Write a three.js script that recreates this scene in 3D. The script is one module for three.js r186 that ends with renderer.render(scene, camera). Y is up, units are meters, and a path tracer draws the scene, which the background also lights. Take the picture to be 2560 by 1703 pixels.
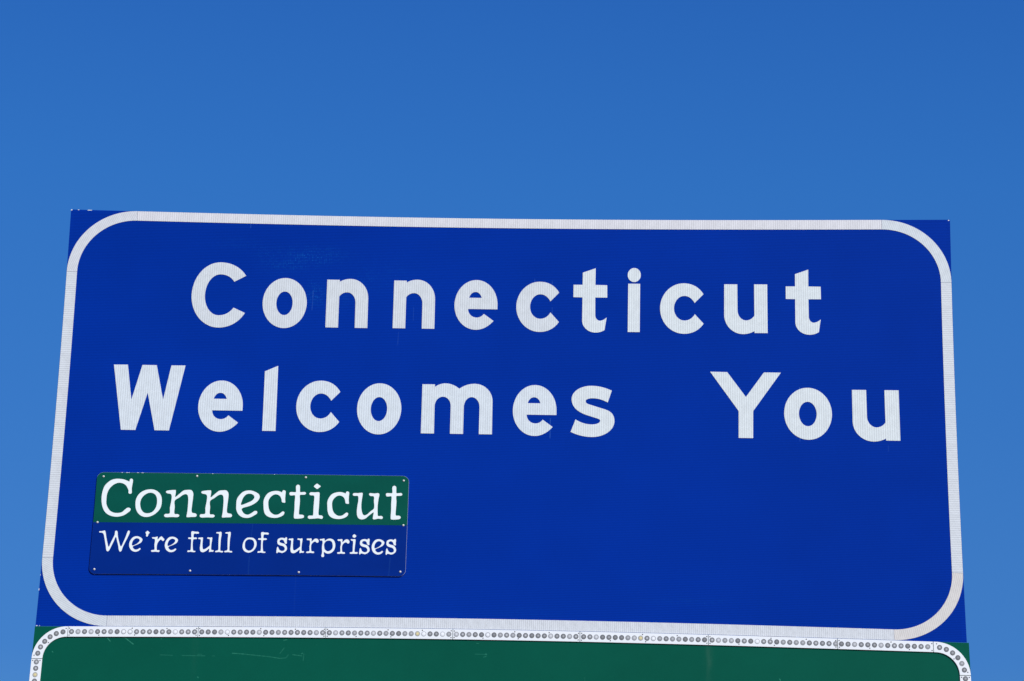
import * as THREE from 'three';
import { mergeGeometries } from 'three/addons/utils/BufferGeometryUtils.js';

// ------------------------------------------------------------------ camera, sky, sun, exposure
const W = 4.42, H = 2.12;                       // the blue sign, metres
const SIGN_Y = 3.717;                           // height of its lower edge above the ground
const scene = new THREE.Scene();
const camera = new THREE.PerspectiveCamera(16.83, 1024 / 681, 0.1, 6000);
camera.position.set(2.5813 - W / 2, SIGN_Y - 2.067, 10.9);
camera.rotation.order = 'YXZ';
camera.rotation.set(0.313153, 0.030792, 0.022903);

const EXPOSURE = 1.5;
const SUN = new THREE.Vector3(0.50, 0.62, 0.60).normalize();
const smooth = (a, b, x) => { const t = Math.min(1, Math.max(0, (x - a) / (b - a))); return t * t * (3 - 2 * t); };
function skyColour(d) {
  const el = Math.asin(Math.max(-1, Math.min(1, d.y))) * 180 / Math.PI;
  if (el < 0) return [0.16, 0.17, 0.17];
  // clear polar-blue air: pale at the horizon, deep at the zenith
  const stops = [[0, .30, .46, .66], [4, .130, .35, .68], [10, .0640, .252, .690], [16, .0480, .222, .672], [21.7, .0368, .2007, .650], [26.4, .0274, .1610, .590], [33, .0195, .123, .470], [45, .0140, .092, .37], [60, .0105, .072, .29], [90, .009, .062, .25]];
  let i = 0; while (i < stops.length - 2 && el > stops[i + 1][0]) i++;
  const a = stops[i], b = stops[i + 1], t = Math.min(1, (el - a[0]) / (b[0] - a[0]));
  const c = [1, 2, 3].map((k) => a[k] + (b[k] - a[k]) * t);
  // a little brighter towards the sun, a little deeper a quarter turn away from it
  const cs = d.dot(SUN), glow = Math.pow(Math.max(0, cs), 6) * 0.5, deep = 1 - 0.16 * (1 - cs * cs);
  const side = 0.965 - 0.03 * smooth(-0.1, 0.4, d.x);
  return c.map((v, k) => (v * deep * side + glow * [0.32, 0.36, 0.42][k]) );
}
function makeSky() {
  const w = 1024, h = 512, data = new Float32Array(w * h * 4), d = new THREE.Vector3();
  for (let j = 0; j < h; j++) for (let i = 0; i < w; i++) {
    const v = (j + 0.5) / h, u = (i + 0.5) / w, lat = (v - 0.5) * Math.PI, lon = (u - 0.5) * 2 * Math.PI;
    d.set(Math.cos(lat) * Math.cos(lon), Math.sin(lat), Math.cos(lat) * Math.sin(lon));
    const c = skyColour(d), o = (j * w + i) * 4;
    for (let k = 0; k < 3; k++) data[o + k] = c[k] / EXPOSURE;
    data[o + 3] = 1;
  }
  const t = new THREE.DataTexture(data, w, h, THREE.RGBAFormat, THREE.FloatType);
  t.mapping = THREE.EquirectangularReflectionMapping;
  t.magFilter = t.minFilter = THREE.LinearFilter; t.wrapS = THREE.RepeatWrapping; t.needsUpdate = true;
  return t;
}
scene.background = makeSky();
scene.environment = scene.background;

const sun = new THREE.DirectionalLight(new THREE.Color(1.0, 0.955, 0.89), 3.2);
sun.position.copy(SUN).multiplyScalar(40).add(new THREE.Vector3(0, SIGN_Y, 0));
sun.target.position.set(0, SIGN_Y, 0);
sun.castShadow = true;
sun.shadow.mapSize.set(4096, 4096);
Object.assign(sun.shadow.camera, { left: -7, right: 7, top: 7, bottom: -7, near: 1, far: 90 });
scene.add(sun, sun.target);

const renderer = new THREE.WebGLRenderer({ antialias: true });
renderer.setSize(1024, 681);
renderer.toneMapping = THREE.LinearToneMapping;
renderer.toneMappingExposure = EXPOSURE;
renderer.shadowMap.enabled = true;

// ------------------------------------------------------------------ helpers
function rng(seed) { let s = seed >>> 0; return () => { s = (s + 0x6D2B79F5) | 0; let t = Math.imul(s ^ (s >>> 15), 1 | s); t = (t + Math.imul(t ^ (t >>> 7), 61 | t)) ^ t; return ((t ^ (t >>> 14)) >>> 0) / 4294967296; }; }
const hash = (x, y, s) => { let n = Math.imul(x | 0, 374761393) ^ Math.imul(y | 0, 668265263) ^ Math.imul(s | 0, 2147483647); n = Math.imul(n ^ (n >>> 13), 1274126177); return ((n ^ (n >>> 16)) >>> 0) / 4294967296; };
function noise(x, y, s) {
  const i = Math.floor(x), j = Math.floor(y), fx = x - i, fy = y - j, u = fx * fx * (3 - 2 * fx), v = fy * fy * (3 - 2 * fy);
  const a = hash(i, j, s), b = hash(i + 1, j, s), c = hash(i, j + 1, s), d = hash(i + 1, j + 1, s);
  return (a + (b - a) * u) * (1 - v) + (c + (d - c) * u) * v;
}
const names = new Map();
function numbered(name) { const n = names.get(name) || 0; names.set(name, n + 1); return n ? name + '_' + String(n).padStart(3, '0') : name; }
function thing(name, label, category, pos) {
  const g = new THREE.Group(); g.name = numbered(name); g.position.set(...pos); g.userData = { label, category };
  scene.add(g); return g;
}
function part(name, geometry, material, parent, pos) {
  const m = new THREE.Mesh(geometry, material); m.name = name; m.castShadow = m.receiveShadow = true;
  if (pos) m.position.set(...pos);
  parent.add(m); return m;
}
// lens pincushion distortion put into the shape: the faces pull in and out by a few millimetres in their own plane
const BOW = [[0,0,-1.36,0.05],[0,1,-1.96,-28.08],[0,2,1.33,-0.59],[0,3,-0.09,43.55],[0,4,-0.18,-0.88],[0,5,0.02,-5.48],[1,0,-37.43,-0.61],[1,1,-0.86,2.31],[1,2,43.26,0.75],[1,3,-0.27,-0.67],[1,4,-5.42,-0.15],[2,0,3.74,-0.27],[2,1,0.66,46.35],[2,2,-1.09,-0.50],[2,3,-0.09,-11.68],[3,0,46.03,-0.00],[3,1,-0.37,-0.71],[3,2,-11.56,-0.15],[4,0,-0.93,0.15],[4,1,-0.12,-6.22],[5,0,-6.15,-0.00]];
function bow(x, y) {                            // millimetres in, millimetres out, from the lower left corner of the blue sign
  const u = (x - 2210) / 2000, v = (Math.max(-620, y) - 1000) / 2000;
  let dx = 0, dy = 0;
  for (const [i, j, a, b] of BOW) { const k = u ** i * v ** j; dx += a * k; dy += b * k; }
  return [x + dx, y + dy];
}
// closed outline (mm) -> resampled, bowed, in metres with x measured from the middle of the sign
function outline(pts, step = 45) {
  const out = [];
  for (let i = 0; i < pts.length; i++) {
    const a = pts[i], b = pts[(i + 1) % pts.length], n = Math.max(1, Math.ceil(Math.hypot(b[0] - a[0], b[1] - a[1]) / step));
    if (Math.hypot(b[0] - a[0], b[1] - a[1]) < 0.05) continue;
    for (let k = 0; k < n; k++) { const q = bow(a[0] + (b[0] - a[0]) * k / n, a[1] + (b[1] - a[1]) * k / n); out.push(new THREE.Vector2((q[0] - W * 500) / 1000, q[1] / 1000)); }
  }
  return out;
}
function sheet(rings, z0, z1, bevel = 0) {      // rings: [[outer, hole, hole], [outer]] in mm
  const shapes = rings.map(([o, ...holes]) => { const s = new THREE.Shape(outline(o)); s.holes = holes.map((h) => new THREE.Path(outline(h))); return s; });
  const g = new THREE.ExtrudeGeometry(shapes, { depth: z1 - z0 - bevel, bevelEnabled: bevel > 0, bevelThickness: bevel, bevelSize: bevel, bevelOffset: -bevel, bevelSegments: 2, curveSegments: 8 });
  g.translate(0, 0, z0);
  return g;
}
const box = (x0, y0, x1, y1) => [[x0, y0], [x1, y0], [x1, y1], [x0, y1]];
function arc(cx, cy, r, a0, a1, n = 28) { const o = []; for (let k = 0; k <= n; k++) { const a = (a0 + (a1 - a0) * k / n) * Math.PI / 180; o.push([cx + r * Math.cos(a), cy + r * Math.sin(a)]); } return o; }
function roundBox(x0, y0, x1, y1, r) { return [...arc(x1 - r, y1 - r, r, 0, 90, 10), ...arc(x0 + r, y1 - r, r, 90, 180, 10), ...arc(x0 + r, y0 + r, r, 180, 270, 10), ...arc(x1 - r, y0 + r, r, 270, 360, 10)]; }

// lettering outlines: M L Q C as in drawing programs; H = quarter ellipse leaving level, V = quarter ellipse leaving upright
function trace(d) {
  const rings = []; let ring = null, x = 0, y = 0;
  const cubic = (x1, y1, x2, y2, x3, y3) => { for (let k = 1; k <= 14; k++) { const t = k / 14, s = 1 - t; ring.push([s * s * s * x + 3 * s * s * t * x1 + 3 * s * t * t * x2 + t * t * t * x3, s * s * s * y + 3 * s * s * t * y1 + 3 * s * t * t * y2 + t * t * t * y3]); } x = x3; y = y3; };
  for (const [, c, args] of d.matchAll(/([MLQCHVZ])([^MLQCHVZ]*)/g)) {
    const n = args.trim().split(/\s+/).map(Number), K = 0.5523;
    if (c === 'M') { ring = [[n[0], n[1]]]; rings.push(ring); [x, y] = n; }
    if (c === 'L') { ring.push([n[0], n[1]]); [x, y] = n; }
    if (c === 'Q') cubic(x + (n[0] - x) * 2 / 3, y + (n[1] - y) * 2 / 3, n[2] + (n[0] - n[2]) * 2 / 3, n[3] + (n[1] - n[3]) * 2 / 3, n[2], n[3]);
    if (c === 'C') cubic(...n);
    if (c === 'H') cubic(x + K * (n[0] - x), y, n[0], n[1] - K * (n[1] - y), n[0], n[1]);
    if (c === 'V') cubic(x, y + K * (n[1] - y), n[0] - K * (n[0] - x), n[1], n[0], n[1]);
  }
  return rings;
}
// closed smooth curve through points (hand-cut lettering)
function smoothRing(text, inset = 0, hole = false) {
  const n = text.split(' ').map(Number), p = []; for (let i = 0; i < n.length; i += 2) p.push(new THREE.Vector3(n[i], n[i + 1], 0));
  const c = new THREE.CatmullRomCurve3(p, true, 'centripetal');
  const q = c.getPoints(p.length * 4).slice(0, -1).map((v) => [v.x, v.y]);
  let area = 0; q.forEach((a, i) => { const b = q[(i + 1) % q.length]; area += a[0] * b[1] - b[0] * a[1]; });
  const s = (hole ? -1 : 1) * Math.sign(area) * inset;   // pull the edge in so that strokes keep the cut width
  return q.map((v, i) => {
    const a = q[(i - 1 + q.length) % q.length], b = q[(i + 1) % q.length], tx = b[0] - a[0], ty = b[1] - a[1], l = Math.hypot(tx, ty) || 1;
    return [v[0] - ty / l * s, v[1] + tx / l * s];
  });
}
const move = (ring, dx, dy, sx = 1) => ring.map(([x, y]) => [x * sx + dx, y + dy]);

// ------------------------------------------------------------------ materials
const lin = (r, g, b) => [r, g, b];
function texture(w, h, fn, repeat) {
  const data = new Uint8Array(w * h * 4);
  const enc = (v) => { v = Math.min(1, Math.max(0, v)); return Math.round(255 * (v <= 0.0031308 ? 12.92 * v : 1.055 * Math.pow(v, 1 / 2.4) - 0.055)); };
  for (let j = 0; j < h; j++) for (let i = 0; i < w; i++) { const c = fn(i, j), o = (j * w + i) * 4; data[o] = enc(c[0]); data[o + 1] = enc(c[1]); data[o + 2] = enc(c[2]); data[o + 3] = 255; }
  const t = new THREE.DataTexture(data, w, h, THREE.RGBAFormat);
  t.colorSpace = THREE.SRGBColorSpace; t.magFilter = THREE.LinearFilter; t.minFilter = THREE.LinearMipmapLinearFilter; t.generateMipmaps = true;
  t.wrapS = t.wrapT = THREE.RepeatWrapping; if (repeat) t.repeat.set(...repeat); t.needsUpdate = true;
  return t;
}
const matte = (o) => new THREE.MeshPhysicalMaterial({ roughness: 0.55, metalness: 0, specularIntensity: 0.35, ...o });

// marks: a list of fine scratches in mm, drawn into a buffer as coverage 0..1
function scratchBuffer(w, h, mmx, mmy, lines, x0 = 0, y0 = 0) {
  const buf = new Float32Array(w * h);
  for (const [xa, ya, xb, yb, k, seed] of lines) {
    const n = Math.ceil(Math.hypot((xb - xa) / mmx, (yb - ya) / mmy) * 2) + 1;
    for (let q = 0; q <= n; q++) {
      const t = q / n, px = (xa + (xb - xa) * t - x0) / mmx, py = (ya + (yb - ya) * t - y0) / mmy, i = Math.floor(px), j = Math.floor(py);
      const a = k * (0.45 + 0.55 * noise(q * 0.25, 3, seed || 5));
      const fx = px - i, fy = py - j;
      for (const [di, dj, wt] of [[0, 0, (1 - fx) * (1 - fy)], [1, 0, fx * (1 - fy)], [0, 1, (1 - fx) * fy], [1, 1, fx * fy]]) {
        const ii = i + di, jj = j + dj; if (ii >= 0 && jj >= 0 && ii < w && jj < h) buf[jj * w + ii] = Math.max(buf[jj * w + ii], a * Math.min(1, wt * 1.5));
      }
    }
  }
  return buf;
}

// blue prismatic sheeting: fine courses of prisms, prism glints painted in as pale cyan dots, hairline scratches, dust
const TW = 2048, TH = 1024, MX = W * 1000 / TW, MY = H * 1000 / TH;
const glints = [[1085, 1855, 95, 45, .55], [1180, 1890, 120, 50, .75], [1330, 1905, 110, 36, .45], [985, 1905, 60, 30, .3], [1248, 1700, 42, 62, .95], [1370, 1690, 70, 70, .45], [1500, 1770, 90, 60, .28], [1640, 1800, 120, 80, .2], [860, 1960, 120, 30, .25], [2330, 95, 160, 30, .2], [3150, 160, 220, 16, .25]];  // patches where prism sparkle is painted into the blue
const blueLines = [[1240, 1712, 1238, 1610, .5, 1], [2442, 1062, 2442, 962, .8, 2], [2440, 1160, 2440, 1100, .3, 9], [1748, 1630, 1748, 1560, .3, 3], [2442, 1640, 2442, 1560, .45, 4], [3668, 1240, 3668, 1230, .9, 5], [3666, 990, 3666, 965, .6, 6], [4096, 950, 4096, 920, .3, 7], [1677, 1500, 1675, 1430, .25, 8], [905, 2075, 905, 2045, .6, 10], [2352, 1790, 2352, 1760, .5, 12], [2440, 1780, 2440, 1740, .5, 13], [320, 460, 318, 420, .2, 14], [1226, 250, 1226, 70, .12, 15], [620, 2116, 640, 2116, .4, 16]];
const blueMarks = scratchBuffer(TW, TH, MX, MY, blueLines);
const R1 = rng(11);
for (let k = 0; k < 260; k++) blueMarks[Math.floor(R1() * TH) * TW + Math.floor(R1() * TW)] = 0.10 + 0.22 * R1() * R1();
const BLUE = lin(0.0007, 0.0275, 0.290);
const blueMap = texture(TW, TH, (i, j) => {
  const x = i * MX, y = j * MY;
  let m = 1 + 0.14 * (j % 4 < 2 ? 1 : -1) + 0.025 * (i % 4 < 2 ? 1 : -1) * (j % 4 < 2 ? 1 : -1);
  m *= 0.955 + 0.09 * noise(x / 620, y / 400, 3) + 0.05 * (noise(x / 130, y / 130, 7) - 0.5) + 0.10 * (hash(i, j, 9) - 0.5);
  let c = BLUE.map((v) => v * m);
  let g = 0;
  for (const [wx, wy, rx, ry, k] of glints) { const q = ((x - wx) / rx) ** 2 + ((y - wy) / ry) ** 2; if (q < 6) g += k * Math.exp(-q); }
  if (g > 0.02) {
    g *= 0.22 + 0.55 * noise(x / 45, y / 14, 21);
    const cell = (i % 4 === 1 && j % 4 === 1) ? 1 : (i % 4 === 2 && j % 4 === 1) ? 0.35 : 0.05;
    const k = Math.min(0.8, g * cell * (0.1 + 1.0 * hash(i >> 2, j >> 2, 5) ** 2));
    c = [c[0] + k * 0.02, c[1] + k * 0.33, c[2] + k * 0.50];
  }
  const s = blueMarks[j * TW + i] * 0.38;
  if (s > 0) c = [c[0] + (0.12 - c[0]) * s, c[1] + (0.34 - c[1]) * s, c[2] + (0.72 - c[2]) * s];
  return c;
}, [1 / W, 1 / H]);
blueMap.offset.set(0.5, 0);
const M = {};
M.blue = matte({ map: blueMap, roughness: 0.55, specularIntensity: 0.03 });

// white prismatic sheeting, in courses; each border piece was cut from the roll another way
function sheeting(seed, tone, rough) {
  return texture(256, 256, (i, j) => {
    const col = i % 16, row = j % 10;
    let m = 1 + 0.11 * Math.cos(col / 16 * 2 * Math.PI) + 0.14 * Math.cos((row + (Math.floor(i / 16) % 2) * 5) / 10 * 2 * Math.PI) * (0.4 + 0.6 * Math.cos(col / 16 * Math.PI) ** 2);
    m *= 1 + 0.12 * (hash(Math.floor(i / 4), Math.floor(j / 4), seed) - 0.5) * rough + 0.09 * (noise(i / 32, j / 32, seed) - 0.5);
    return tone.map((v) => v * m);
  }, [1 / 0.178, 1 / 0.178]);
}
const WHITE = lin(0.655, 0.703, 0.722);
const whiteTex = sheeting(31, WHITE, 1);
const turned = (t, a, s = 1) => { const c = t.clone(); c.rotation = a; c.repeat.multiplyScalar(s); c.needsUpdate = true; return c; };
M.letter = [[0xf7f5f7, 0], [0xfdfdfd, 0.37], [0xfafbff, 0.71]].map(([color, shift]) => { const t = whiteTex.clone(); t.offset.set(shift, shift * 0.6); t.needsUpdate = true; return matte({ map: t, color, roughness: 0.5, specularIntensity: 0.3 }); });
M.borderTop = matte({ map: turned(sheeting(33, lin(0.655, 0.652, 0.680), 1.2), 0), roughness: 0.45, specularIntensity: 0.3 });
M.borderSide = matte({ map: turned(sheeting(35, lin(0.605, 0.635, 0.672), 1), Math.PI / 2), roughness: 0.5, specularIntensity: 0.3 });
M.borderLow = matte({ map: turned(sheeting(37, lin(0.605, 0.630, 0.668), 1.4), 0, 1.15), roughness: 0.5, specularIntensity: 0.3 });
M.corner = [0.5, -0.35, 1.1, -0.25].map((a, k) => matte({ map: turned(whiteTex, a, 1.25), color: [0xf8f3f6, 0xf5f5f8, 0xf4f3f6, 0xfbefe9][k], roughness: 0.5, specularIntensity: 0.3 }));
M.metal = new THREE.MeshStandardMaterial({ color: new THREE.Color(0.62, 0.63, 0.64), roughness: 0.42, metalness: 0.85 });
M.edge = new THREE.MeshStandardMaterial({ color: new THREE.Color(0.48, 0.53, 0.57), roughness: 0.5, metalness: 0.2 });
M.chip = matte({ color: new THREE.Color(0.75, 0.78, 0.8), roughness: 0.4 });

// slogan panel
const panelGreen = texture(1024, 512, (i, j) => {
  const m = 1 + 0.10 * (i % 4 < 2 ? 1 : -1) * (0.5 + 0.5 * noise(i / 40, j / 40, 4)) + 0.12 * (noise(i / 90, j / 60, 6) - 0.5) + 0.16 * (hash(i, j, 3) - 0.5);
  return [0.0025 * m, 0.0800 * m, 0.0590 * m];
}, [1 / 1.53, 1 / 0.51]);
const panelMarks = scratchBuffer(1024, 512, 1.5, 1, [[1004 - 226, 505 - 250, 1000 - 226, 440 - 250, .35, 1], [996 - 226, 345 - 250, 996 - 226, 253 - 250, .5, 2], [1680 - 226, 350 - 250, 1676 - 226, 262 - 250, .5, 3]]);
const panelBlue = texture(1024, 512, (i, j) => {
  const m = 1 + 0.10 * (noise(i / 90, j / 60, 8) - 0.5) + 0.05 * (j % 4 < 2 ? 1 : -1) + 0.14 * (hash(i, j, 6) - 0.5), s = panelMarks[j * 1024 + i] * 0.5;
  const c = [0.0008 * m, 0.0215 * m, 0.208 * m];
  return [c[0] + (0.05 - c[0]) * s, c[1] + (0.2 - c[1]) * s, c[2] + (0.5 - c[2]) * s];
}, [1 / 1.536, 1 / 0.512]);
panelBlue.offset.set((W / 2 - 0.226) / 1.536, -0.250 / 0.512);
M.panelGreen = matte({ map: panelGreen, roughness: 0.5, specularIntensity: 0.07 });
M.panelBlue = matte({ map: panelBlue, roughness: 0.5, specularIntensity: 0.07 });
M.paintWhite = matte({ color: new THREE.Color(0.80, 0.855, 0.87), roughness: 0.5, specularIntensity: 0.3 });

// green sign: satin porcelain enamel, scraped in places
const GW = 4.432, GH = 1.6, gx = GW * 1000 / 2048, gy = GH * 1000 / 740;
const greenLines = [[329, -55, 340, -64, .8, 1], [340, -64, 356, -81, .9, 2], [414, -55, 422, -60, .7, 3], [420, -58, 466, -92, .9, 4], [462, -88, 468, -93, 1, 5], [80, -135, 84, -138, 1, 6], [600, -60, 601, -66, .6, 7], [600, -142, 660, -143, .3, 8], [705, -143, 770, -143, .35, 8], [780, -136, 800, -136, .3, 9], [776, -143, 815, -143, .4, 10], [850, -143, 862, -143, .3, 11], [946, -128, 1000, -131, .65, 12], [1000, -131, 1127, -142, .45, 13], [1127, -142, 1175, -149, .5, 14], [1175, -149, 1205, -146, .4, 15], [1205, -146, 1216, -130, .3, 16], [1175, -125, 1194, -98, .4, 17], [1190, -62, 1205, -58, .6, 18], [1236, -130, 1280, -135, .5, 19], [1278, -125, 1284, -122, .6, 20], [1290, -125, 1288, -158, .35, 21], [787, -244, 790, -248, 1, 22], [2115, -60, 2124, -61, .5, 23], [2110, -112, 2165, -113, .4, 24], [2150, -126, 2162, -122, .45, 25], [2160, -108, 2163, -115, .5, 26], [3556, -205, 3560, -213, 1, 27], [2632, -215, 2636, -260, .15, 28]];
const greenMarks = scratchBuffer(2048, 740, gx, gy, greenLines, 0, -1600);
const R2 = rng(77);
for (let k = 0; k < 160; k++) greenMarks[Math.floor(R2() * 740) * 2048 + Math.floor(R2() * 2048)] = 0.08 + 0.3 * R2() ** 3;
const greenMap = texture(2048, 740, (i, j) => {
  const x = i * gx, y = j * gy - 1600;
  let m = 1 + 0.10 * (noise(x / 500, y / 300, 14) - 0.5) + 0.05 * (noise(x / 60, y / 60, 15) - 0.5) + 0.13 * (hash(i, j, 16) - 0.5);
  let dust = 0;
  for (const jx of [152, 766, 1376, 1991, 2607, 3221, 3826]) { const q = (x - jx) / 16; dust += Math.exp(-q * q) * (jx === 3221 ? 0.030 : jx === 766 ? 0.008 : 0.0) * noise(x / 9, y / 45, 17) * (1 - 0.6 * smooth(-60, -260, y)); }
  const c = [0.0020 * m + dust * 0.5, 0.083 * m + dust * 0.6, 0.0535 * m + dust * 0.5], s = greenMarks[j * 2048 + i] * 0.6;
  return [c[0] + (0.10 - c[0]) * s, c[1] + (0.50 - c[1]) * s, c[2] + (0.34 - c[2]) * s];
}, [1 / GW, 1 / GH]);
greenMap.offset.set(0.5, 0);                    // v: lower edge at -1.6 m falls on a whole repeat
M.green = matte({ map: greenMap, roughness: 0.5, specularIntensity: 0.07 });
M.strip = matte({ color: new THREE.Color(0.80, 0.825, 0.86), roughness: 0.42, specularIntensity: 0.4 });
M.screw = new THREE.MeshStandardMaterial({ color: new THREE.Color(0.045, 0.04, 0.045), roughness: 0.6, metalness: 0.3 });

// ------------------------------------------------------------------ the ground
function groundMap() {
  return texture(512, 512, (i, j) => {
    const n = 0.6 * noise(i / 24, j / 24, 41) + 0.4 * noise(i / 5, j / 5, 42), h = hash(i, j, 43);
    return [0.075 + 0.05 * n + 0.02 * h, 0.085 + 0.045 * n + 0.02 * h, 0.045 + 0.02 * n];
  }, [600, 600]);
}
const ground = new THREE.Mesh(new THREE.CircleGeometry(3000, 96), new THREE.MeshStandardMaterial({ map: groundMap(), roughness: 1 }));
ground.rotation.x = -Math.PI / 2; ground.name = 'ground'; ground.receiveShadow = true;
ground.userData = { kind: 'structure', label: 'flat grassy ground below the signs', category: 'ground' };
scene.add(ground);

// ------------------------------------------------------------------ posts behind the signs
function beam(height) {
  const f = new THREE.BoxGeometry(0.16, height, 0.012), w = new THREE.BoxGeometry(0.009, height, 0.226);
  return mergeGeometries([f.clone().translate(0, height / 2, 0.119), f.translate(0, height / 2, -0.119), w.translate(0, height / 2, 0)]);
}
const posts = [['left', -1.35], ['right', 1.35]].map(([side, x]) => {
  const p = thing('sign_post', `galvanized steel post carrying the ${side} half of both signs from behind`, 'post', [x, 0, -0.215]);
  part('beam', beam(SIGN_Y + H - 0.2), M.metal, p);
  part('base_plate', new THREE.BoxGeometry(0.36, 0.03, 0.42), M.metal, p, [0, 0.015, 0]);
  p.userData.group = 'steel posts behind the signs';
  return p;
});
const rail = (len) => mergeGeometries([new THREE.BoxGeometry(len, 0.006, 0.075), new THREE.BoxGeometry(len, 0.05, 0.006).translate(0, 0.022, -0.0345), new THREE.BoxGeometry(len, 0.05, 0.006).translate(0, -0.022, 0.0345)]);

// ------------------------------------------------------------------ the blue welcome sign
const welcome = thing('welcome_sign', 'large blue road sign with white border reading Connecticut Welcomes You', 'road sign', [0, SIGN_Y, 0]);
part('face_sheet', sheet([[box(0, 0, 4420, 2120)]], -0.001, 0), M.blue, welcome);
part('backing_plate', sheet([[box(0.6, 0.6, 4419.4, 2119.4)]], -0.005, -0.0011), M.metal, welcome);
for (const y of [0.25, 1.06, 1.87]) part('stiffener', rail(4.2), M.metal, welcome, [0, y, -0.046]);
const Z0 = -0.0004, Z1 = 0.0014;
{
  const R = 329, B = 50, G = 1.2, X0 = 1, X1 = 4419, Y0 = 0.8, Y1 = 2119.6;
  const strips = [
    [box(X0 + R + G, Y1 - B, X1 - R - G, Y1), M.borderTop], [box(X0 + R + G, Y0, X1 - R - G, Y0 + B), M.borderLow],
    [box(X0, Y0 + R + G, X0 + B, Y1 - R - G), M.borderSide], [box(X1 - B, Y0 + R + G, X1, Y1 - R - G), M.borderSide]];
  for (const [o, m] of strips) part('border_strip', sheet([[o]], Z0, Z1), m, welcome);
  const corners = [[X0 + R, Y1 - R, 90], [X1 - R, Y1 - R, 0], [X0 + R, Y0 + R, 180], [X1 - R, Y0 + R, 270]];
  corners.forEach(([cx, cy, a], k) => part('border_corner', sheet([[[...arc(cx, cy, R, a, a + 90), ...arc(cx, cy, R - B, a + 90, a)]]], Z0, Z1), M.corner[k], welcome));
}
// bare metal showing where the sheeting is chipped along the upper edge and at the corners
for (const [x, y, w, h] of [[3, 2117.6, 9, 5.5], [37, 2119, 9, 3], [92, 2118.6, 26, 3.6], [4413.5, 2116, 8, 5], [-0.2, 176, 3, 11], [0.2, 246, 2, 6], [6, 2.2, 8, 4], [19, 1.8, 4, 3]]) part('paint_chip', sheet([[[[x - w / 2, y - h * .3], [x - w * .1, y - h / 2], [x + w / 2, y - h * .2], [x + w * .42, y + h * .4], [x - w * .2, y + h / 2]]]], -0.0008, 0.0007), M.chip, welcome);

const LETTERS = {                                // millimetres, baseline at 0
  C: 'M138 334C192 334 238 310 267 265L209 232C196 254 172 270 139 270H66 158V138 53C172 53 195 70 212 95L270 68C244 20 196 -12 140 -12H0 158V138 334Z',
  o: 'M111 258H222 125V111 -8H0 125V111 258Z M110 186H151 124V110 61H69 124V110 186Z',
  n: 'M0 0L0 254L64 254L64 244Q90 260 120 260H211 157L212 0L148 0L147 133V104 188Q80 188 64 166L64 0Z',
  e: 'M110 258H219 127L219 103L70 103V114 58Q136 58 151 78L201 41Q160 -7 110 -7H0 124V110 258Z M74 163L138 163C132 184 120 194 106 194C92 194 80 184 74 163Z',
  c: 'M118 260C161 260 194 241 217 203L173 156Q153 193 121 193H70 127V122 63Q155 63 174 97L218 47C196 13 162 -7 120 -7H0 127V118 260Z',
  t: 'M46 313L111 337L111 248L171 247L172 181L111 181L112 89V136 58Q155 60 170 76L160 9Q140 -5 114 -5H46 60L46 181L0 182L0 248L46 248Z',
  i: 'M0 0L60 0L60 256L0 256Z M30 340H63 302.5V30 265H-3 302.5V30 340Z',
  u: 'M0 256L65 256L66 120V108 66Q132 66 149 91L148 256L213 256L214 0L150 0L149 10Q122 -6 93 -6H0 95Z',
  l: 'M0 309L65 339L69 0L3 0Z',
  W: 'M0 335L68 336L97 155L139 336L209 336L251 158L281 336L350 337L290 0L220 0L174 193L127 0L57 0Z',
  m: 'M0 0L0 256L64 256L64 243Q88 262 118 262Q154 262 187 235Q222 262 265 262H356 170L357 0L291 0L291 140V250 192H212 139L212 0L146 0L146 143V106 192H65 142L66 0Z',
  s: 'M204 236Q155 260 102 260H3 190C3 160 20 128 77 108L128 92C142 88 148 84 147 78V105 59Q62 59 24 84L0 19Q52 -6 105 -6H218 77C218 118 196 132 155 143L88 164C78 168 74 172 74 181V109 195Q147 195 184 174Z',
  Y: 'M0 340L84 339L175 211L264 339L347 339L210 139L208 0L138 0L139 138Z',
};
const twoBodies = new Set(['i']);               // a dot above, not a hole
const set = [['C', 623, 1524], ['o', 979, 1524], ['n', 1300, 1524], ['n', 1640, 1526], ['e', 1951, 1531], ['c', 2266, 1524], ['t', 2555, 1522], ['i', 2832, 1522], ['c', 2993, 1522], ['u', 3313, 1522], ['t', 3617, 1520],
  ['W', 264, 973], ['e', 689, 977], ['l', 1008, 978], ['c', 1173, 983], ['o', 1477, 976], ['m', 1801, 977], ['e', 2260, 979], ['s', 2551, 977], ['Y', 3243, 978], ['o', 3603, 982, 1.036], ['u', 3931, 976, 1.045]];
for (const [ch, x, y, sx] of set) {
  const rings = trace(LETTERS[ch]).map((r) => move(r, x, y, sx));
  part('letter', sheet(twoBodies.has(ch) ? rings.map((r) => [r]) : [rings], Z0, Z1), M.letter[x > 2450 ? 1 : y < 1200 ? 2 : 0], welcome);
}

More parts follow.
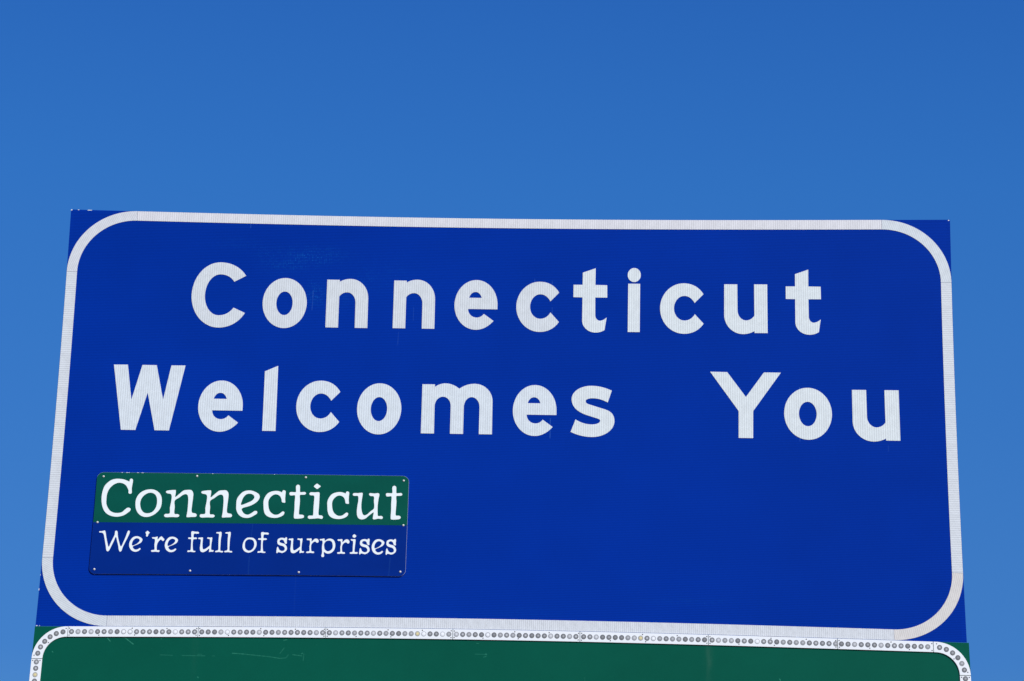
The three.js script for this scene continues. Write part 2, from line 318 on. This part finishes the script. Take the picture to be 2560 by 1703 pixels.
// ------------------------------------------------------------------ the small slogan panel riveted to it
const slogan = thing('slogan_panel', 'small green and blue panel with slogan, riveted to lower left of the blue sign', 'sign panel', [0, SIGN_Y, 0]);
const PZ = 0.0058;
part('backing_plate', sheet([[roundBox(226.2, 251.2, 1750.8, 755.8, 31)]], 0.0010, PZ - 0.0009), M.edge, slogan);
{
  const r = 31, x0 = 226.6, x1 = 1750.2, y0 = 251.5, y1 = 755.2, yd = 505.2;
  part('green_sheet', sheet([[[[x0, yd + .4], [x1, yd + .4], ...arc(x1 - r, y1 - r, r, 0, 90, 10), ...arc(x0 + r, y1 - r, r, 90, 180, 10)]]], PZ - 0.0008, PZ), M.panelGreen, slogan);
  part('blue_sheet', sheet([[[...arc(x0 + r, y0 + r, r, 180, 270, 10), ...arc(x1 - r, y0 + r, r, 270, 360, 10), [x1, yd], [x0, yd]]]], PZ - 0.0008, PZ), M.panelBlue, slogan);
}
for (const [x, w] of [[345, 7], [370, 12], [379, 6], [421, 9], [444, 14], [783, 6], [1085, 5]]) part('paint_chip', sheet([[[[x - w / 2, 753.6], [x + w * .3, 753.9], [x + w / 2, 755.6], [x - w * .4, 755.8]]]], PZ - 0.0006, PZ + 0.0003), M.chip, slogan);
const HAND = {
  cap_c: { at: [[256, 533]], path: ['134 192 142 188 144 179 142 158 141 140 142 119 135 115 127 119 126 132 121 143 111 158 96 167 78 170 59 164 44 152 31 133 25 112 24 90 26 63 34 45 46 30 63 21 83 19 102 23 115 35 125 44 134 46 143 41 142 31 133 22 117 10 100 3 79 0 57 3 37 11 20 26 9 47 2 74 0 101 3 130 10 153 23 170 39 183 57 189 78 190 100 187 119 180 127 177 128 186'] },
  o_big: { at: [[421, 533]], path: ['0 57 0 87 12 114 33 131 64 139 90 135 111 120 122 100 125 70 120 44 105 23 85 8 59 0 35 4 16 18 4 39', '22 65 25 88 38 108 57 120 75 121 92 111 100 94 102 66 96 43 83 26 64 19 46 21 31 35'] },
  n_big: { at: [[562, 534], [733, 534]], path: ['2 130 17 134 42 136 47 135 48 118 47 101 69 120 86 134 104 137 122 136 132 123 133 93 131 59 133 24 151 19 157 11 153 3 131 1 110 0 108 2 110 25 111 59 110 93 106 110 98 115 85 112 67 98 46 82 48 51 50 16 65 15 73 9 69 1 38 0 5 0 0 7 4 15 25 18 25 47 29 81 29 107 24 115 6 119 0 125'] },
  e_big: { at: [[907, 533]], path: ['61 139 86 133 107 120 112 105 102 84 72 63 28 46 32 33 44 20 61 17 78 26 92 36 103 34 104 24 90 13 72 3 54 0 32 4 13 18 2 40 0 62 1 93 13 115 32 133', '23 66 26 85 33 104 47 119 65 122 80 116 86 105 78 90 53 76'] },
  c_big: { at: [[1039, 535], [1352, 533]], path: ['97 140 105 135 105 116 105 93 106 78 98 77 90 80 87 93 80 108 69 116 54 118 40 111 29 98 24 85 25 59 31 38 41 25 58 16 76 18 88 27 97 33 105 29 103 18 93 9 72 1 50 0 28 5 12 17 4 36 1 58 0 88 9 111 22 126 42 134 64 136 81 132 87 129 90 137'] },
  t_big: { at: [[1163, 533], [1639, 534]], path: ['40 171 49 166 51 149 52 135 54 133 76 134 82 128 77 121 54 119 52 116 54 89 53 55 53 22 56 20 71 19 78 13 75 4 57 0 32 0 29 3 28 21 29 43 28 81 28 116 25 117 5 116 0 124 3 132 30 133 32 136 31 164'] },
  i_big: { at: [[1259, 533]], path: ['6 132 28 133 48 134 52 131 53 109 53 67 53 21 56 18 70 16 75 9 71 0 53 2 27 0 5 0 0 8 5 15 24 16 26 21 26 52 27 90 27 112 23 117 8 118 2 124'] },
  i_dot_big: { at: [[1282, 683]], path: ['15 27 24 21 33 14 25 6 17 0 7 6 0 13 7 22'] },
  u_big: { at: [[1475, 532]], path: ['4 132 26 133 45 135 49 133 48 113 45 78 48 45 55 26 62 21 75 26 91 41 107 55 109 68 106 94 106 113 102 118 88 119 81 126 83 133 107 132 126 134 132 129 129 106 126 72 127 38 130 19 147 19 154 12 150 4 131 5 113 1 105 3 106 23 107 36 86 21 68 5 50 0 35 5 27 18 24 40 26 71 29 97 27 116 22 119 6 119 0 125'] },
  cap_w: { at: [[258, 360]], path: ['2 101 15 102 27 105 31 99 37 73 45 44 52 25 59 44 68 66 75 85 76 101 82 105 88 100 91 81 99 52 110 27 119 48 129 78 136 102 141 106 147 99 143 82 131 52 119 22 114 4 108 0 102 6 96 30 89 52 82 72 74 51 64 26 55 5 49 1 43 5 37 29 29 62 21 88 14 93 2 94 0 98'] },
  e_small: { at: [[406, 361], [576, 360], [1580, 358]], path: ['34 77 51 72 62 61 57 46 40 35 19 25 21 18 31 11 43 13 52 19 57 15 52 7 39 0 25 0 10 9 1 25 0 44 6 60 17 73', '15 31 15 47 22 60 34 66 45 62 48 56 39 42'] },
  apostrophe: { at: [[479, 436]], path: ['9 29 16 25 21 19 16 12 12 0 4 1 4 10 0 20 4 25'] },
  r_small: { at: [[512, 360]], path: ['1 73 16 74 25 77 28 75 28 63 39 75 46 78 54 71 61 63 55 54 49 57 44 61 36 55 28 38 28 13 30 10 40 10 42 5 39 0 22 1 3 1 0 6 3 10 14 11 16 14 14 35 15 53 13 64 3 66 0 70'] },
  r_soft: { at: [[1260, 361], [1411, 359]], path: ['0 72 13 73 22 74 25 71 25 59 39 72 52 72 60 61 56 52 49 52 43 57 34 54 25 42 26 13 28 10 37 9 41 5 37 0 21 1 4 0 0 5 6 9 15 10 15 33 17 52 14 63 3 64 0 68'] },
  f_small: { at: [[685, 360], [1023, 359]], path: ['13 101 18 105 31 103 47 102 52 97 49 92 30 92 27 89 27 76 29 74 40 74 44 69 40 65 28 64 26 61 25 40 29 11 31 8 40 7 40 2 31 0 17 2 2 1 1 6 4 10 14 10 16 14 16 40 15 62 13 65 3 65 0 70 3 74 14 74 15 77'] },
  u_small: { at: [[733, 360], [1171, 359]], path: ['3 73 14 74 21 75 24 73 24 55 25 29 29 16 38 18 50 27 58 35 58 51 57 63 54 66 47 67 43 71 47 75 59 74 66 76 69 73 69 63 67 40 68 15 71 12 78 12 80 7 76 3 66 3 59 1 57 3 57 18 44 7 28 0 17 4 12 18 13 40 13 62 10 65 4 65 0 70'] },
  l_small: { at: [[818, 360], [862, 360]], path: ['3 101 15 102 24 104 27 100 28 89 26 67 26 37 27 11 29 9 39 8 41 4 38 0 20 2 4 1 1 5 5 9 13 11 16 15 15 37 14 67 14 91 12 93 4 94 0 97'] },
  o_small: { at: [[950, 360]], path: ['34 76 52 73 66 57 68 35 59 15 44 3 29 0 11 7 1 23 0 40 6 60 19 74', '12 40 13 53 22 64 36 66 49 61 55 48 55 31 48 18 36 11 23 14 14 25'] },
  s_small: { at: [[1116, 358], [1520, 356], [1650, 356]], path: ['45 81 49 76 48 61 49 50 43 47 37 53 32 64 23 68 14 64 14 57 24 52 38 48 49 35 51 20 43 9 28 2 16 5 8 5 4 0 0 3 0 19 2 31 6 34 10 27 15 18 26 13 37 16 39 25 32 35 15 40 4 47 1 58 4 71 17 78 29 78 37 76 40 80'] },
  p_small: { at: [[1323, 342]], path: ['3 90 12 91 23 93 25 90 26 82 38 90 53 93 68 87 77 72 79 53 74 35 62 22 47 17 34 19 25 25 25 17 27 4 23 0 15 1 12 5 15 23 13 49 15 71 14 79 11 82 4 82 0 87', '25 53 24 64 31 77 46 82 59 77 65 61 64 44 54 33 41 30 28 40'] },
  i_small: { at: [[1473, 360]], path: ['3 73 14 73 24 74 27 71 27 59 25 33 25 11 28 9 38 9 41 4 37 0 20 0 3 0 0 5 4 8 13 10 14 13 14 36 14 60 12 64 6 65 2 70'] },
  i_dot_small: { at: [[1484, 440]], path: ['8 17 15 13 18 9 15 3 9 0 2 3 0 8 2 13'] },
};
for (const [name, g] of Object.entries(HAND)) {
  if (name.startsWith('i_dot')) continue;
  g.at.forEach(([x, y]) => {
    const inset = y > 480 ? 0.2 : 0.7, rings = [g.path.map((s, k) => move(smoothRing(s, inset, k > 0), x, y))];
    const dot = name === 'i_big' ? HAND.i_dot_big : name === 'i_small' ? HAND.i_dot_small : null;
    if (dot) rings.push([move(smoothRing(dot.path[0]), ...dot.at[0])]);
    part(name === 'apostrophe' ? 'apostrophe' : 'letter', sheet(rings, PZ - 0.0003, PZ + 0.0006), M.paintWhite, slogan);
  });
}
const rivetShape = new THREE.LatheGeometry([[0.0056, 0], [0.0054, 0.0009], [0.0046, 0.0022], [0.0030, 0.0032], [0.0014, 0.0036], [0, 0.0037]].map((p) => new THREE.Vector2(...p)), 20).rotateX(Math.PI / 2);
M.rivet = matte({ color: new THREE.Color(0.58, 0.57, 0.56), roughness: 0.4, specularIntensity: 0.6, metalness: 0.15 });
for (const [x, y] of [[257, 734], [707, 741], [1239, 741], [1724.5, 731], [246.5, 505], [1731, 505.5], [251, 274], [706, 269], [1230, 266], [1725, 274]]) {
  const q = bow(x, y); part('rivet', rivetShape, M.rivet, slogan, [(q[0] - W * 500) / 1000, q[1] / 1000, PZ - 0.0002]);
}

// ------------------------------------------------------------------ the green sign below, border studded with reflector buttons
const guide = thing('guide_sign', 'green road sign below the blue one, white border studded with round reflectors', 'road sign', [0, SIGN_Y, 0]);
const LOW = -1600;
part('face_sheet', sheet([[box(-2, LOW, 4429, -1.2)]], -0.002, 0), M.green, guide);
part('backing_plate', sheet([[box(-1.4, LOW + .6, 4428.4, -1.8)]], -0.006, -0.0021), M.metal, guide);
for (const y of [-0.25, -0.8, -1.35]) part('stiffener', rail(4.2), M.metal, guide, [0, y, -0.047]);

// a button: moulded lens with dark rim, grey cube-corner field, paler centre
function buttonShape(field, centre, rim) {
  const prof = [[0.0122, 0.0], [0.0121, 0.0010], [0.0115, 0.0013], [0.0104, 0.0007], [0.0085, 0.0009], [0.0055, 0.0012], [0.0026, 0.0014], [0, 0.00145]];
  const g = new THREE.LatheGeometry(prof.map((p) => new THREE.Vector2(...p)), 22).rotateX(Math.PI / 2);
  const pos = g.attributes.position, col = new Float32Array(pos.count * 3), tmp = new THREE.Color();
  for (let k = 0; k < pos.count; k++) {
    const r = Math.hypot(pos.getX(k), pos.getY(k));
    tmp.setRGB(...(r > 0.0100 ? rim : r < 0.0045 ? centre : field)); col.set([tmp.r, tmp.g, tmp.b], k * 3);
  }
  g.setAttribute('color', new THREE.BufferAttribute(col, 3));
  return g;
}
const G3 = (v) => [v, v * 1.02, v * 1.08];
const lens = new THREE.MeshPhysicalMaterial({ vertexColors: true, roughness: 0.3, specularIntensity: 0.4 });
const buttonKinds = {
  plain: [0.225, 0.27, 0.185, 0.31, 0.245, 0.21].map((v, k) => buttonShape(G3(v), G3(v * [1.9, 2.2, 1.5, 1.6, 2.3, 1.9][k]), G3(v * [0.55, 0.6, 0.7, 0.8, 0.5, 0.6][k]))),
  pale: [buttonShape(G3(0.42), G3(0.6), G3(0.26)), buttonShape(G3(0.48), G3(0.7), G3(0.3))],
  bright: [buttonShape(G3(0.78), G3(0.9), G3(0.42)), buttonShape(G3(0.72), G3(0.92), G3(0.3))],
  amber: [buttonShape([0.55, 0.5, 0.34], [0.8, 0.66, 0.3], G3(0.3))],
};
const screwShape = new THREE.CylinderGeometry(0.0026, 0.0029, 0.0014, 12).rotateX(Math.PI / 2);
const RB = rng(5), TOP = 0.0052;
const at = (x, y) => { const q = bow(x, y); return [(q[0] - W * 500) / 1000, q[1] / 1000]; };
function button(parent, x, y, kind) {
  const set = buttonKinds[kind || 'plain'], m = part('reflector_button', set[Math.floor(RB() * set.length)], lens, parent, [...at(x, y), TOP - 0.0003]);
  m.rotation.z = RB() * 6.283;
}
function screw(parent, x, y) { part('screw', screwShape, M.screw, parent, [...at(x + (RB() - .5) * 2, y + (RB() - .5) * 1.5), TOP + 0.0002]); }
const strip = (ring) => part('border_strip', sheet([[ring]], -0.0004, TOP, 0.0008), M.strip, guide);
{
  const yT = -1.8, yB = -51, joints = [153.5, 766, 1376.4, 1991.4, 2607, 3221, 3826.5, 4266], GAP = 1.3;
  const special = [
    { 1: 'pale', 3: 'pale', 8: 'bright', 9: 'bright', 16: 'bright' }, { 3: 'pale', 4: 'bright', 9: 'pale', 18: 'pale' }, { 1: 'pale', 7: 'pale', 14: 'amber', 15: 'bright', 18: 'bright' },
    { 0: 'pale', 5: 'bright', 15: 'pale', 18: 'pale' }, { 2: 'pale', 8: 'pale', 9: 'amber', 11: 'bright' }, { 1: 'pale', 3: 'pale', 7: 'bright' }, { 2: 'pale', 6: 'pale' }];
  for (let s = 0; s < 7; s++) {
    const a = joints[s], b = joints[s + 1], m = strip(box(a + GAP, yB, b - GAP, yT)), n = s === 6 ? 14 : 20;
    for (let k = 0; k < n; k++) button(m, a + 18.2 + k * 30.45, -26.4, special[s][k]);
    for (const x of [a + 8, b - 7]) for (const y of [-10.5, -42.5]) screw(m, x, y);
    for (const [fr, y] of s === 6 ? [[.34, -42.5], [.56, -10], [.75, -42.5]] : [[.24, -42.5], [.49, -9.5], [.515, -42.5], [.76, -10]]) screw(m, a + (b - a) * fr, y);
  }
  const R = 152, yc = yT - R;
  for (const [xc, dir, x0, x1] of [[-2 + R, -1, -2, 47.5], [4428.5 - R, 1, 4379, 4428.5]]) {
    const seam = dir < 0 ? joints[0] : joints[7], a1 = dir < 0 ? 180 : 0;
    const c = strip([[seam - dir * -GAP, yT], ...arc(xc, yc, R, 90, a1), ...arc(xc, yc, R - 49.5, a1, 90), [seam - dir * -GAP, yT - 49.5]]);
    c.name = 'border_corner';
    const polar = (r, deg) => [xc + dir * r * Math.sin(deg * Math.PI / 180), yc + r * Math.cos(deg * Math.PI / 180)];
    for (let k = 0; k < 6; k++) button(c, ...polar(127, 8 + 14.2 * k));
    for (const [r, d] of [[142, 2], [110, 47], [141, 84]]) screw(c, ...polar(r, d));
    let y = yc - 1.5;
    for (let s = 0; s < 2; s++) {
      const y1 = s ? LOW + 60 : yc - 620, m = strip(box(x0, y1 + GAP, x1, y - GAP));
      for (let k = 0; k < (s ? 26 : 20) && y - 15 - k * 30 > y1; k++) button(m, (x0 + x1) / 2, y - 15 - k * 30, s === 0 && k === 2 ? 'amber' : undefined);
      for (const x of [x0 + 8, x1 - 8]) screw(m, x, y - 8);
      y = y1;
    }
  }
  strip(box(-2, LOW + 2, 4428.5, LOW + 59));
}

renderer.render(scene, camera);
